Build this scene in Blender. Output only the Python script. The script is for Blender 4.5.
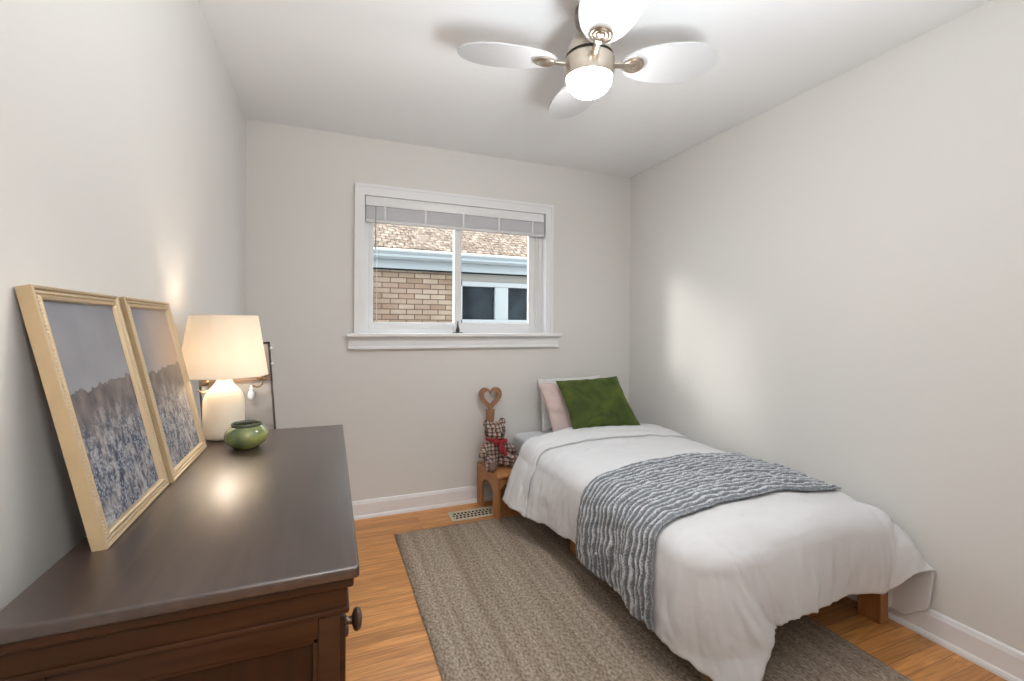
import bpy, bmesh, math, random
import numpy as np
from mathutils import Vector, Matrix, noise

random.seed(7)
SC = bpy.context.scene
for o in list(bpy.data.objects):
    bpy.data.objects.remove(o)
COL = SC.collection
PI = math.pi

# ------------------------------------------------------------------ camera
FPX, YAW, ROLL, CY, CAMH = 453.64, 0.37937, 0.0064, 325.27, 1.23
cam_d = bpy.data.cameras.new('camera')
cam = bpy.data.objects.new('camera', cam_d)
COL.objects.link(cam)
cam_d.sensor_width = 36.0
cam_d.lens = FPX / 1024 * 36.0
cam_d.shift_y = (CY - 340.5) / 1024
cam_d.clip_start = 0.01
cam.matrix_world = (Matrix.Translation((0, 0, CAMH)) @ Matrix.Rotation(-YAW, 4, 'Z')
                    @ Matrix.Rotation(PI / 2, 4, 'X') @ Matrix.Rotation(ROLL, 4, 'Z'))
SC.camera = cam

# ------------------------------------------------------------------ look, world, sun
SC.view_settings.view_transform = 'Standard'
SC.view_settings.look = 'None'
SC.view_settings.gamma = 1.0
SC.view_settings.use_curve_mapping = False
SC.view_settings.exposure = 0.08

world = bpy.data.worlds.new('world')
SC.world = world
world.use_nodes = True
bg = world.node_tree.nodes['Background']
bg.inputs['Color'].default_value = (0.86, 0.93, 1.0, 1)
bg.inputs['Strength'].default_value = 3.7


def add_light(name, kind, loc, power, color=(1, 1, 1), **kw):
    d = bpy.data.lights.new(name, kind)
    d.energy = power
    d.color = color
    for k, v in kw.items():
        setattr(d, k, v)
    o = bpy.data.objects.new(name, d)
    o.location = loc
    COL.objects.link(o)
    return o


# low hazy sun coming down the gap between the two houses, through the window
sun = add_light('sun', 'SUN', (-3, 5, 4), 1.7, (1.0, 0.93, 0.87), angle=math.radians(12))
sun.rotation_euler = Vector((0.77, -0.455, -0.27)).to_track_quat('-Z', 'Y').to_euler()

# unseen fill added beside the camera as the photographer's strobe, bounced off the ceiling
fill_spot = add_light('bounce_fill', 'SPOT', (0.74, 0.12, 1.10), 172, (0.90, 0.955, 1.0), spot_size=math.radians(122),
                  spot_blend=1.0, shadow_soft_size=0.25)
fill_spot.rotation_euler = Vector((-0.07, 0.30, 1.0)).to_track_quat('-Z', 'Y').to_euler()

# ------------------------------------------------------------------ room numbers
XL, XR, YB, YF, H = -0.466, 2.222, 3.028, -0.10, 2.42
WX0, WX1, WZ0, WZ1 = 0.195, 1.463, 1.165, 2.05     # clear window opening
BBH = 0.113

# ------------------------------------------------------------------ node helpers
def new_mat(name):
    m = bpy.data.materials.new(name)
    m.use_nodes = True
    nt = m.node_tree
    b = nt.nodes['Principled BSDF']
    return m, nt, b


def nd(nt, typ, **kw):
    n = nt.nodes.new(typ)
    for k, v in kw.items():
        if k in n.inputs.keys():
            n.inputs[k].default_value = v
        else:
            setattr(n, k, v)
    return n


def simple(name, col, rough=0.6, metal=0.0, spec=None, bump=0.0, bscale=60, vary=0.0, vscale=6, stretch=None):
    m, nt, b = new_mat(name)
    b.inputs['Base Color'].default_value = (*col, 1)
    b.inputs['Roughness'].default_value = rough
    b.inputs['Metallic'].default_value = metal
    if spec is not None:
        b.inputs['Specular IOR Level'].default_value = spec
    tc = nd(nt, 'ShaderNodeTexCoord')
    vec = tc.outputs['Object']
    if stretch:
        mp = nd(nt, 'ShaderNodeMapping')
        mp.inputs['Scale'].default_value = stretch
        nt.links.new(vec, mp.inputs['Vector'])
        vec = mp.outputs['Vector']
    if bump:
        n = nd(nt, 'ShaderNodeTexNoise')
        n.inputs['Scale'].default_value = bscale
        n.inputs['Detail'].default_value = 4
        nt.links.new(vec, n.inputs['Vector'])
        bp = nd(nt, 'ShaderNodeBump')
        bp.inputs['Strength'].default_value = bump
        bp.inputs['Distance'].default_value = 0.01
        nt.links.new(n.outputs['Fac'], bp.inputs['Height'])
        nt.links.new(bp.outputs['Normal'], b.inputs['Normal'])
    if vary:
        n = nd(nt, 'ShaderNodeTexNoise')
        n.inputs['Scale'].default_value = vscale
        n.inputs['Detail'].default_value = 5
        nt.links.new(vec, n.inputs['Vector'])
        r = nd(nt, 'ShaderNodeValToRGB')
        r.color_ramp.elements[0].position = 0.3
        r.color_ramp.elements[1].position = 0.7
        r.color_ramp.elements[0].color = (*[c * (1 - vary) for c in col], 1)
        r.color_ramp.elements[1].color = (*[min(1, c * (1 + vary)) for c in col], 1)
        nt.links.new(n.outputs['Fac'], r.inputs['Fac'])
        nt.links.new(r.outputs['Color'], b.inputs['Base Color'])
    return m


def wood(name, dark, light, rough=0.4, axis='X', scale=3.0, coat=0.0, spec=0.5):
    m, nt, b = new_mat(name)
    tc = nd(nt, 'ShaderNodeTexCoord')
    mp = nd(nt, 'ShaderNodeMapping')
    s = [14.0, 14.0, 14.0]
    s['XYZ'.index(axis)] = 1.2
    mp.inputs['Scale'].default_value = [q * scale / 3 for q in s]
    nt.links.new(tc.outputs['Object'], mp.inputs['Vector'])
    n = nd(nt, 'ShaderNodeTexNoise')
    n.inputs['Scale'].default_value = 3.0
    n.inputs['Detail'].default_value = 6
    n.inputs['Distortion'].default_value = 0.8
    nt.links.new(mp.outputs['Vector'], n.inputs['Vector'])
    r = nd(nt, 'ShaderNodeValToRGB')
    r.color_ramp.elements[0].position = 0.3
    r.color_ramp.elements[1].position = 0.72
    r.color_ramp.elements[0].color = (*dark, 1)
    r.color_ramp.elements[1].color = (*light, 1)
    nt.links.new(n.outputs['Fac'], r.inputs['Fac'])
    nt.links.new(r.outputs['Color'], b.inputs['Base Color'])
    bp = nd(nt, 'ShaderNodeBump')
    bp.inputs['Strength'].default_value = 0.03
    bp.inputs['Distance'].default_value = 0.004
    nt.links.new(n.outputs['Fac'], bp.inputs['Height'])
    nt.links.new(bp.outputs['Normal'], b.inputs['Normal'])
    b.inputs['Roughness'].default_value = rough
    b.inputs['Specular IOR Level'].default_value = spec
    b.inputs['Coat Weight'].default_value = coat
    b.inputs['Coat Roughness'].default_value = 0.34
    b.inputs['Coat IOR'].default_value = 1.8
    return m


def mathn(nt, op, a, bb=None, c=None):
    n = nt.nodes.new('ShaderNodeMath')
    n.operation = op
    for i, v in enumerate((a, bb, c)):
        if v is None:
            continue
        if isinstance(v, (int, float)):
            n.inputs[i].default_value = v
        else:
            nt.links.new(v, n.inputs[i])
    return n.outputs[0]


def mixc(nt, fac, a, bb, mode='MIX'):
    n = nt.nodes.new('ShaderNodeMix')
    n.data_type = 'RGBA'
    n.blend_type = mode
    for sock, v in ((n.inputs[0], fac), (n.inputs[6], a), (n.inputs[7], bb)):
        if isinstance(v, (int, float)):
            sock.default_value = v
        elif isinstance(v, tuple):
            sock.default_value = (*v, 1) if len(v) == 3 else v
        else:
            nt.links.new(v, sock)
    return n.outputs[2]


# ------------------------------------------------------------------ materials
M = {}
M['wall'] = simple('wall_paint', (0.76, 0.745, 0.715), 0.75, bump=0.03, bscale=160)
M['ceiling'] = simple('ceiling_paint', (0.87, 0.87, 0.87), 0.85)
M['trim'] = simple('trim_paint', (0.86, 0.86, 0.87), 0.35)
M['white_plastic'] = simple('white_vinyl', (0.82, 0.82, 0.82), 0.4)
M['blind'] = simple('blind_slats', (0.80, 0.80, 0.83), 0.45)
M['nickel'] = simple('brushed_nickel', (0.56, 0.49, 0.41), 0.28, 1.0)
M['nickel_dark'] = simple('dark_nickel', (0.30, 0.28, 0.26), 0.3, 1.0)
M['fan_white'] = simple('fan_blade_white', (0.52, 0.52, 0.525), 0.5)
M['black'] = simple('black_metal', (0.03, 0.028, 0.03), 0.4)
M['dresser_top'] = wood('dark_espresso_top', (0.026, 0.016, 0.012), (0.052, 0.031, 0.024), 0.36, 'Y', 3, spec=0.5, coat=0.45)
M['dresser'] = wood('dark_cherry', (0.026, 0.010, 0.0035), (0.055, 0.020, 0.006), 0.45, 'X', 3, spec=0.22)
M['dresser_v'] = wood('dark_cherry_panel', (0.020, 0.008, 0.003), (0.036, 0.013, 0.004), 0.5, 'Z', 3, spec=0.18)
M['knob'] = simple('dark_bronze_knob', (0.09, 0.055, 0.04), 0.3, 0.6)
M['bedwood'] = wood('bed_oak', (0.30, 0.12, 0.035), (0.46, 0.21, 0.075), 0.4, 'Z', 3)
M['stoolwood'] = wood('stool_pine', (0.34, 0.14, 0.045), (0.52, 0.24, 0.085), 0.4, 'Z', 3)
M['stoolwood_y'] = wood('stool_pine_seat', (0.37, 0.16, 0.05), (0.56, 0.27, 0.10), 0.4, 'Y', 3)
M['handlewood'] = wood('heart_handle_wood', (0.28, 0.135, 0.07), (0.42, 0.22, 0.12), 0.45, 'Z', 3)
M['duvet'] = simple('white_cotton', (0.73, 0.73, 0.745), 0.85, bump=0.15, bscale=26)
M['sheet'] = simple('pale_sheet', (0.80, 0.84, 0.87), 0.85, bump=0.1, bscale=30)
M['pink'] = simple('dusty_pink_cotton', (0.68, 0.53, 0.50), 0.85, bump=0.25, bscale=35)
M['white_pillow'] = simple('white_pillow_cotton', (0.80, 0.79, 0.78), 0.85, bump=0.2, bscale=30)
M['gold'] = simple('pale_gold_frame', (0.61, 0.48, 0.32), 0.34, 0.65, bump=0.05, bscale=120)
M['gold_side'] = simple('gold_frame_side', (0.56, 0.42, 0.25), 0.45, 0.4, vary=0.12, vscale=12)
M['gold_bead'] = simple('beaded_gold', (0.66, 0.55, 0.40), 0.3, 0.6)
M['ceramic'] = simple('cream_ceramic', (0.80, 0.72, 0.60), 0.38)
M['brass'] = simple('brass', (0.35, 0.24, 0.13), 0.3, 1.0)
M['mirror'] = simple('grey_mirror_face', (0.50, 0.50, 0.52), 0.2, 0.5)
M['red'] = simple('red_ribbon', (0.33, 0.02, 0.03), 0.5)
M['aluminium'] = simple('pale_blue_aluminium', (0.27, 0.295, 0.305), 0.45)
M['gravel'] = simple('side_yard_gravel', (0.16, 0.155, 0.14), 0.9, vary=0.3, vscale=30)
M['dark_void'] = simple('vent_dark', (0.01, 0.009, 0.008), 0.9)
M['vent'] = simple('vent_enamel', (0.62, 0.55, 0.42), 0.4)


def floor_mat():
    m, nt, b = new_mat('oak_strip_floor')
    tc = nd(nt, 'ShaderNodeTexCoord')
    br = nd(nt, 'ShaderNodeTexBrick')
    br.offset = 0.37
    br.offset_frequency = 2
    br.inputs['Color1'].default_value = (0.0, 0.0, 0.0, 1)
    br.inputs['Color2'].default_value = (1, 1, 1, 1)
    br.inputs['Mortar'].default_value = (0.5, 0.5, 0.5, 1)
    br.inputs['Scale'].default_value = 1.0
    br.inputs['Mortar Size'].default_value = 0.0009
    br.inputs['Mortar Smooth'].default_value = 0.3
    br.inputs['Bias'].default_value = 0.0
    br.inputs['Brick Width'].default_value = 0.82
    br.inputs['Row Height'].default_value = 0.057
    nt.links.new(tc.outputs['Object'], br.inputs['Vector'])
    mp = nd(nt, 'ShaderNodeMapping')
    mp.inputs['Scale'].default_value = (1.6, 22, 1)
    nt.links.new(tc.outputs['Object'], mp.inputs['Vector'])
    # shift grain per plank
    ad = nd(nt, 'ShaderNodeVectorMath', operation='MULTIPLY_ADD')
    nt.links.new(br.outputs['Color'], ad.inputs[0])
    ad.inputs[1].default_value = (7.3, 3.1, 5)
    nt.links.new(mp.outputs['Vector'], ad.inputs[2])
    n = nd(nt, 'ShaderNodeTexNoise')
    n.inputs['Scale'].default_value = 2.2
    n.inputs['Detail'].default_value = 7
    n.inputs['Roughness'].default_value = 0.6
    n.inputs['Distortion'].default_value = 1.2
    nt.links.new(ad.outputs[0], n.inputs['Vector'])
    r = nd(nt, 'ShaderNodeValToRGB')
    e = r.color_ramp.elements
    e[0].position, e[0].color = 0.28, (0.40, 0.165, 0.048, 1)
    e[1].position, e[1].color = 0.75, (0.80, 0.39, 0.13, 1)
    mid = r.color_ramp.elements.new(0.5)
    mid.color = (0.60, 0.27, 0.085, 1)
    nt.links.new(n.outputs['Fac'], r.inputs['Fac'])
    sep = nd(nt, 'ShaderNodeSeparateColor')
    nt.links.new(br.outputs['Color'], sep.inputs[0])
    tint = mathn(nt, 'MULTIPLY_ADD', sep.outputs[0], 0.34, 0.82)
    comb = nd(nt, 'ShaderNodeCombineColor')
    for i in range(3):
        nt.links.new(tint, comb.inputs[i])
    c1 = mixc(nt, 1.0, r.outputs['Color'], comb.outputs[0], 'MULTIPLY')
    c2 = mixc(nt, br.outputs['Fac'], c1, (0.13, 0.055, 0.022))
    nt.links.new(c2, b.inputs['Base Color'])
    b.inputs['Roughness'].default_value = 0.36
    bp = nd(nt, 'ShaderNodeBump', invert=True)
    bp.inputs['Strength'].default_value = 0.25
    bp.inputs['Distance'].default_value = 0.002
    nt.links.new(br.outputs['Fac'], bp.inputs['Height'])
    nt.links.new(bp.outputs['Normal'], b.inputs['Normal'])
    return m


M['floor'] = floor_mat()


def rug_mat():
    m, nt, b = new_mat('flat_woven_jute')
    tc = nd(nt, 'ShaderNodeTexCoord')
    # long warp stripes along y
    mp = nd(nt, 'ShaderNodeMapping')
    mp.inputs['Scale'].default_value = (26, 0.5, 1)
    nt.links.new(tc.outputs['Object'], mp.inputs['Vector'])
    n1 = nd(nt, 'ShaderNodeTexNoise')
    n1.inputs['Scale'].default_value = 1.0
    n1.inputs['Detail'].default_value = 3
    nt.links.new(mp.outputs['Vector'], n1.inputs['Vector'])
    # woven knots
    mp2 = nd(nt, 'ShaderNodeMapping')
    mp2.inputs['Scale'].default_value = (1, 0.62, 1)
    mp2.inputs['Rotation'].default_value = (0, 0, 0.5)
    nt.links.new(tc.outputs['Object'], mp2.inputs['Vector'])
    v = nd(nt, 'ShaderNodeTexVoronoi')
    v.inputs['Scale'].default_value = 150
    nt.links.new(mp2.outputs['Vector'], v.inputs['Vector'])
    n2 = nd(nt, 'ShaderNodeTexNoise')
    n2.inputs['Scale'].default_value = 110
    n2.inputs['Detail'].default_value = 3
    nt.links.new(mp2.outputs['Vector'], n2.inputs['Vector'])
    r = nd(nt, 'ShaderNodeValToRGB')
    e = r.color_ramp.elements
    e[0].position, e[0].color = 0.30, (0.195, 0.150, 0.115, 1)
    e[1].position, e[1].color = 0.72, (0.52, 0.435, 0.35, 1)
    nt.links.new(n2.outputs['Fac'], r.inputs['Fac'])
    r2 = nd(nt, 'ShaderNodeValToRGB')
    e = r2.color_ramp.elements
    e[0].position, e[0].color = 0.35, (0.80, 0.76, 0.73, 1)
    e[1].position, e[1].color = 0.68, (1.15, 1.15, 1.14, 1)
    nt.links.new(n1.outputs['Fac'], r2.inputs['Fac'])
    c = mixc(nt, 1.0, r.outputs['Color'], r2.outputs['Color'], 'MULTIPLY')
    nt.links.new(c, b.inputs['Base Color'])
    b.inputs['Roughness'].default_value = 0.95
    b.inputs['Specular IOR Level'].default_value = 0.15
    bp = nd(nt, 'ShaderNodeBump', invert=True)
    bp.inputs['Strength'].default_value = 0.8
    bp.inputs['Distance'].default_value = 0.004
    nt.links.new(v.outputs['Distance'], bp.inputs['Height'])
    nt.links.new(bp.outputs['Normal'], b.inputs['Normal'])
    return m


M['rug'] = rug_mat()


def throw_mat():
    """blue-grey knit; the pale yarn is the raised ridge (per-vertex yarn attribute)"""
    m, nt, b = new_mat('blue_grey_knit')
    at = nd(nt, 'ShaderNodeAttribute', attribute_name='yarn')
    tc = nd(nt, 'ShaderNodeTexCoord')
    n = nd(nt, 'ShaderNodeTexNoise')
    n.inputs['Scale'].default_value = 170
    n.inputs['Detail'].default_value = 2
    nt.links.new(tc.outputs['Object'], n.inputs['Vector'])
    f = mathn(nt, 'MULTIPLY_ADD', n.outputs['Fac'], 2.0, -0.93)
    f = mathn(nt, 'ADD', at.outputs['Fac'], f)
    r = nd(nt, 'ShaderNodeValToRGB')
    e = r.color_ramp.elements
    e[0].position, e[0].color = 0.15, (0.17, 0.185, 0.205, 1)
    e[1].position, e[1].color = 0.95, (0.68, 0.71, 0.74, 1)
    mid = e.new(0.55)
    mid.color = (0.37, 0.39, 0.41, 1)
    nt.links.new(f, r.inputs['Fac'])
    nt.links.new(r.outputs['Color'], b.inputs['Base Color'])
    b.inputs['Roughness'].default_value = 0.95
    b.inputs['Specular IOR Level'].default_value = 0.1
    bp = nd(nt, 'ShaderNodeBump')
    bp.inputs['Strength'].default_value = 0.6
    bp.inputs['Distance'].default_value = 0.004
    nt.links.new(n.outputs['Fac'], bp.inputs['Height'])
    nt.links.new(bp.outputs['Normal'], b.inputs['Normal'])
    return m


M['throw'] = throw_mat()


def velvet_mat():
    m, nt, b = new_mat('moss_green_velvet')
    tc = nd(nt, 'ShaderNodeTexCoord')
    n = nd(nt, 'ShaderNodeTexNoise')
    n.inputs['Scale'].default_value = 9
    n.inputs['Detail'].default_value = 5
    n.inputs['Distortion'].default_value = 0.8
    nt.links.new(tc.outputs['Object'], n.inputs['Vector'])
    r = nd(nt, 'ShaderNodeValToRGB')
    e = r.color_ramp.elements
    e[0].position, e[0].color = 0.35, (0.030, 0.052, 0.004, 1)
    e[1].position, e[1].color = 0.75, (0.085, 0.12, 0.010, 1)
    nt.links.new(n.outputs['Fac'], r.inputs['Fac'])
    nt.links.new(r.outputs['Color'], b.inputs['Base Color'])
    b.inputs['Roughness'].default_value = 0.8
    b.inputs['Sheen Weight'].default_value = 0.15
    b.inputs['Sheen Tint'].default_value = (0.55, 0.75, 0.2, 1)
    bp = nd(nt, 'ShaderNodeBump')
    bp.inputs['Strength'].default_value = 0.55
    bp.inputs['Distance'].default_value = 0.03
    nt.links.new(n.outputs['Fac'], bp.inputs['Height'])
    nt.links.new(bp.outputs['Normal'], b.inputs['Normal'])
    return m


M['velvet'] = velvet_mat()


def plaid_mat():
    m, nt, b = new_mat('brown_cream_plaid')
    tc = nd(nt, 'ShaderNodeTexCoord')
    sp = nd(nt, 'ShaderNodeSeparateXYZ')
    nt.links.new(tc.outputs['Object'], sp.inputs[0])

    def band(o, freq, ph, th):
        s = mathn(nt, 'MULTIPLY_ADD', o, freq, ph)
        s = mathn(nt, 'FRACT', s)
        return mathn(nt, 'LESS_THAN', s, th)
    bx = band(sp.outputs[0], 52, 0.1, 0.42)
    bz = band(sp.outputs[2], 52, 0.3, 0.42)
    by = band(sp.outputs[1], 52, 0.3, 0.42)
    s = mathn(nt, 'ADD', bx, bz)
    s = mathn(nt, 'ADD', s, mathn(nt, 'MULTIPLY', by, 0.5))
    s = mathn(nt, 'MULTIPLY', s, 0.42)
    r = nd(nt, 'ShaderNodeValToRGB')
    e = r.color_ramp.elements
    e[0].position, e[0].color = 0.0, (0.55, 0.47, 0.40, 1)
    e[1].position, e[1].color = 1.0, (0.035, 0.022, 0.022, 1)
    mid = e.new(0.45)
    mid.color = (0.20, 0.14, 0.12, 1)
    nt.links.new(s, r.inputs['Fac'])
    rl = band(sp.outputs[0], 26, 0.55, 0.07)
    rz = band(sp.outputs[2], 26, 0.8, 0.07)
    rr = mathn(nt, 'MAXIMUM', rl, rz)
    c = mixc(nt, mathn(nt, 'MULTIPLY', rr, 0.6), r.outputs['Color'], (0.32, 0.05, 0.05))
    nt.links.new(c, b.inputs['Base Color'])
    b.inputs['Roughness'].default_value = 0.95
    return m


M['plaid'] = plaid_mat()


def bowl_mat():
    m, nt, b = new_mat('green_glaze')
    tc = nd(nt, 'ShaderNodeTexCoord')
    n = nd(nt, 'ShaderNodeTexNoise')
    n.inputs['Scale'].default_value = 16
    n.inputs['Detail'].default_value = 4
    nt.links.new(tc.outputs['Object'], n.inputs['Vector'])
    r = nd(nt, 'ShaderNodeValToRGB')
    e = r.color_ramp.elements
    e[0].position, e[0].color = 0.35, (0.075, 0.125, 0.075, 1)
    e[1].position, e[1].color = 0.68, (0.30, 0.31, 0.07, 1)
    nt.links.new(n.outputs['Fac'], r.inputs['Fac'])
    nt.links.new(r.outputs['Color'], b.inputs['Base Color'])
    b.inputs['Roughness'].default_value = 0.13
    b.inputs['Coat Weight'].default_value = 0.6
    return m


M['bowl'] = bowl_mat()
M['bowl_rim'] = simple('dark_green_glaze', (0.09, 0.10, 0.065), 0.2)


def glass_mat(name, tint=(1, 1, 1), ior=1.45, refl=0.04):
    m = bpy.data.materials.new(name)
    m.use_nodes = True
    nt = m.node_tree
    nt.nodes.clear()
    out = nd(nt, 'ShaderNodeOutputMaterial')
    tr = nd(nt, 'ShaderNodeBsdfTransparent')
    tr.inputs['Color'].default_value = (*tint, 1)
    gl = nd(nt, 'ShaderNodeBsdfGlossy')
    gl.inputs['Roughness'].default_value = 0.02
    fr = nd(nt, 'ShaderNodeFresnel')
    fr.inputs['IOR'].default_value = ior
    mx = nd(nt, 'ShaderNodeMixShader')
    nt.links.new(mathn(nt, 'MULTIPLY', fr.outputs[0], refl), mx.inputs[0])
    nt.links.new(tr.outputs[0], mx.inputs[1])
    nt.links.new(gl.outputs[0], mx.inputs[2])
    nt.links.new(mx.outputs[0], out.inputs[0])
    return m


M['glass'] = glass_mat('window_glass', (0.97, 0.985, 0.98))
M['far_glass'] = simple('dark_window_glass', (0.016, 0.022, 0.026), 0.12, spec=0.12, vary=0.6, vscale=3)
M['far_white'] = simple('far_window_white', (0.31, 0.325, 0.33), 0.5)


def emissive(name, col, strength):
    m, nt, b = new_mat(name)
    b.inputs['Base Color'].default_value = (*col, 1)
    b.inputs['Emission Color'].default_value = (*col, 1)
    b.inputs['Emission Strength'].default_value = strength
    return m


M['dome'] = emissive('lit_frosted_dome', (1.0, 0.99, 0.98), 112.0)


def shade_mat():
    m = bpy.data.materials.new('linen_lamp_shade')
    m.use_nodes = True
    nt = m.node_tree
    nt.nodes.clear()
    out = nd(nt, 'ShaderNodeOutputMaterial')
    df = nd(nt, 'ShaderNodeBsdfDiffuse')
    df.inputs['Color'].default_value = (0.86, 0.78, 0.66, 1)
    tl = nd(nt, 'ShaderNodeBsdfTranslucent')
    tl.inputs['Color'].default_value = (0.78, 0.63, 0.46, 1)
    mx = nd(nt, 'ShaderNodeMixShader')
    mx.inputs[0].default_value = 0.10
    nt.links.new(df.outputs[0], mx.inputs[1])
    nt.links.new(tl.outputs[0], mx.inputs[2])
    nt.links.new(mx.outputs[0], out.inputs[0])
    return m


M['shade'] = shade_mat()


def brick_mat():
    m, nt, b = new_mat('tan_brick')
    tc = nd(nt, 'ShaderNodeTexCoord')
    sp = nd(nt, 'ShaderNodeSeparateXYZ')
    nt.links.new(tc.outputs['Object'], sp.inputs[0])
    cb = nd(nt, 'ShaderNodeCombineXYZ')
    nt.links.new(sp.outputs[0], cb.inputs[0])
    nt.links.new(sp.outputs[2], cb.inputs[1])
    br = nd(nt, 'ShaderNodeTexBrick')
    br.inputs['Scale'].default_value = 1.0
    br.inputs['Brick Width'].default_value = 0.19
    br.inputs['Row Height'].default_value = 0.0625
    br.inputs['Mortar Size'].default_value = 0.006
    br.inputs['Color1'].default_value = (0.208, 0.136, 0.093, 1)
    br.inputs['Color2'].default_value = (0.320, 0.256, 0.192, 1)
    br.inputs['Mortar'].default_value = (0.080, 0.051, 0.038, 1)
    nt.links.new(cb.outputs[0], br.inputs['Vector'])
    n = nd(nt, 'ShaderNodeTexNoise')
    n.inputs['Scale'].default_value = 2.5
    n.inputs['Detail'].default_value = 5
    nt.links.new(tc.outputs['Object'], n.inputs['Vector'])
    r = nd(nt, 'ShaderNodeValToRGB')
    e = r.color_ramp.elements
    e[0].position, e[0].color = 0.35, (0.78, 0.72, 0.68, 1)
    e[1].position, e[1].color = 0.65, (1.1, 1.1, 1.1, 1)
    nt.links.new(n.outputs['Fac'], r.inputs['Fac'])
    c = mixc(nt, 1.0, br.outputs['Color'], r.outputs['Color'], 'MULTIPLY')
    nt.links.new(c, b.inputs['Base Color'])
    b.inputs['Roughness'].default_value = 0.9
    return m


M['brick'] = brick_mat()


def shingle_mat():
    m, nt, b = new_mat('tan_shingles')
    tc = nd(nt, 'ShaderNodeTexCoord')
    br = nd(nt, 'ShaderNodeTexBrick')
    br.inputs['Scale'].default_value = 1.0
    br.inputs['Brick Width'].default_value = 0.10
    br.inputs['Row Height'].default_value = 0.085
    br.inputs['Mortar Size'].default_value = 0.006
    br.inputs['Color1'].default_value = (0.216, 0.157, 0.112, 1)
    br.inputs['Color2'].default_value = (0.336, 0.264, 0.208, 1)
    br.inputs['Mortar'].default_value = (0.096, 0.067, 0.051, 1)
    nt.links.new(tc.outputs['Object'], br.inputs['Vector'])
    n = nd(nt, 'ShaderNodeTexNoise')
    n.inputs['Scale'].default_value = 22
    n.inputs['Detail'].default_value = 6
    nt.links.new(tc.outputs['Object'], n.inputs['Vector'])
    r = nd(nt, 'ShaderNodeValToRGB')
    e = r.color_ramp.elements
    e[0].position, e[0].color = 0.38, (0.45, 0.40, 0.37, 1)
    e[1].position, e[1].color = 0.62, (1.45, 1.40, 1.36, 1)
    nt.links.new(n.outputs['Fac'], r.inputs['Fac'])
    c = mixc(nt, 1.0, br.outputs['Color'], r.outputs['Color'], 'MULTIPLY')
    nt.links.new(c, b.inputs['Base Color'])
    b.inputs['Roughness'].default_value = 0.95
    return m


M['shingle'] = shingle_mat()


def picture_mat(name, horizon, glow):
    """misty meadow print: grey sky, dark tree line, speckled seed heads; local x = across, z = up"""
    m, nt, b = new_mat(name)
    tc = nd(nt, 'ShaderNodeTexCoord')
    sp = nd(nt, 'ShaderNodeSeparateXYZ')
    nt.links.new(tc.outputs['Object'], sp.inputs[0])
    x, z = sp.outputs[0], sp.outputs[2]

    def noise_of(scale, detail, vec=None, sc=None):
        n = nd(nt, 'ShaderNodeTexNoise')
        n.inputs['Scale'].default_value = scale
        n.inputs['Detail'].default_value = detail
        v = vec or tc.outputs['Object']
        if sc:
            mp = nd(nt, 'ShaderNodeMapping')
            mp.inputs['Scale'].default_value = sc
            nt.links.new(v, mp.inputs['Vector'])
            v = mp.outputs['Vector']
        nt.links.new(v, n.inputs['Vector'])
        return n.outputs['Fac']
    sky_n = noise_of(9, 3)
    sky = mixc(nt, sky_n, (0.19, 0.19, 0.215), (0.33, 0.33, 0.35))
    if glow:
        g = mathn(nt, 'MULTIPLY_ADD', x, 5.0, 0.55)
        gz = mathn(nt, 'SUBTRACT', 1.0, mathn(nt, 'ABSOLUTE', mathn(nt, 'MULTIPLY_ADD', z, 4.0, -4.0 * (horizon + 0.03))))
        g = mathn(nt, 'MULTIPLY', g, gz)
        g.node.use_clamp = True
        sky = mixc(nt, g, sky, (0.58, 0.42, 0.32))
    # tree line
    tn = noise_of(34, 8, sc=(1, 1, 0.6))
    edge = mathn(nt, 'MULTIPLY_ADD', tn, 0.055, horizon - 0.028)
    below = mathn(nt, 'LESS_THAN', z, edge)
    tree = mixc(nt, mathn(nt, 'MULTIPLY_ADD', tn, 2.2, -0.6), (0.055, 0.05, 0.06), (0.22, 0.185, 0.17))
    c = mixc(nt, below, sky, tree)
    # meadow
    gn = noise_of(75, 8, sc=(1, 1, 0.55))
    mead = mixc(nt, mathn(nt, 'MULTIPLY_ADD', gn, 3.4, -1.35), (0.035, 0.045, 0.085), (0.40, 0.36, 0.34))
    f = mathn(nt, 'MULTIPLY_ADD', z, -12.0, 12.0 * (horizon - 0.075))
    f = mathn(nt, 'ADD', f, mathn(nt, 'MULTIPLY_ADD', gn, 1.0, 0.0))
    f.node.use_clamp = True
    c = mixc(nt, f, c, mead)
    if glow:
        c = mixc(nt, mathn(nt, 'MULTIPLY', g, 0.45), c, (0.55, 0.40, 0.28))
    # seed heads
    vo = nd(nt, 'ShaderNodeTexVoronoi')
    vo.inputs['Scale'].default_value = 150
    nt.links.new(tc.outputs['Object'], vo.inputs['Vector'])
    dot = mathn(nt, 'LESS_THAN', vo.outputs['Distance'], 0.42)
    n3 = noise_of(30, 4)
    dot = mathn(nt, 'MULTIPLY', dot, mathn(nt, 'MULTIPLY', mathn(nt, 'GREATER_THAN', n3, 0.42), f))
    c = mixc(nt, mathn(nt, 'MULTIPLY', dot, 0.6), c, (0.40, 0.46, 0.50))
    nt.links.new(c, b.inputs['Base Color'])
    b.inputs['Roughness'].default_value = 0.5
    b.inputs['Specular IOR Level'].default_value = 0.35
    return m


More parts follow.
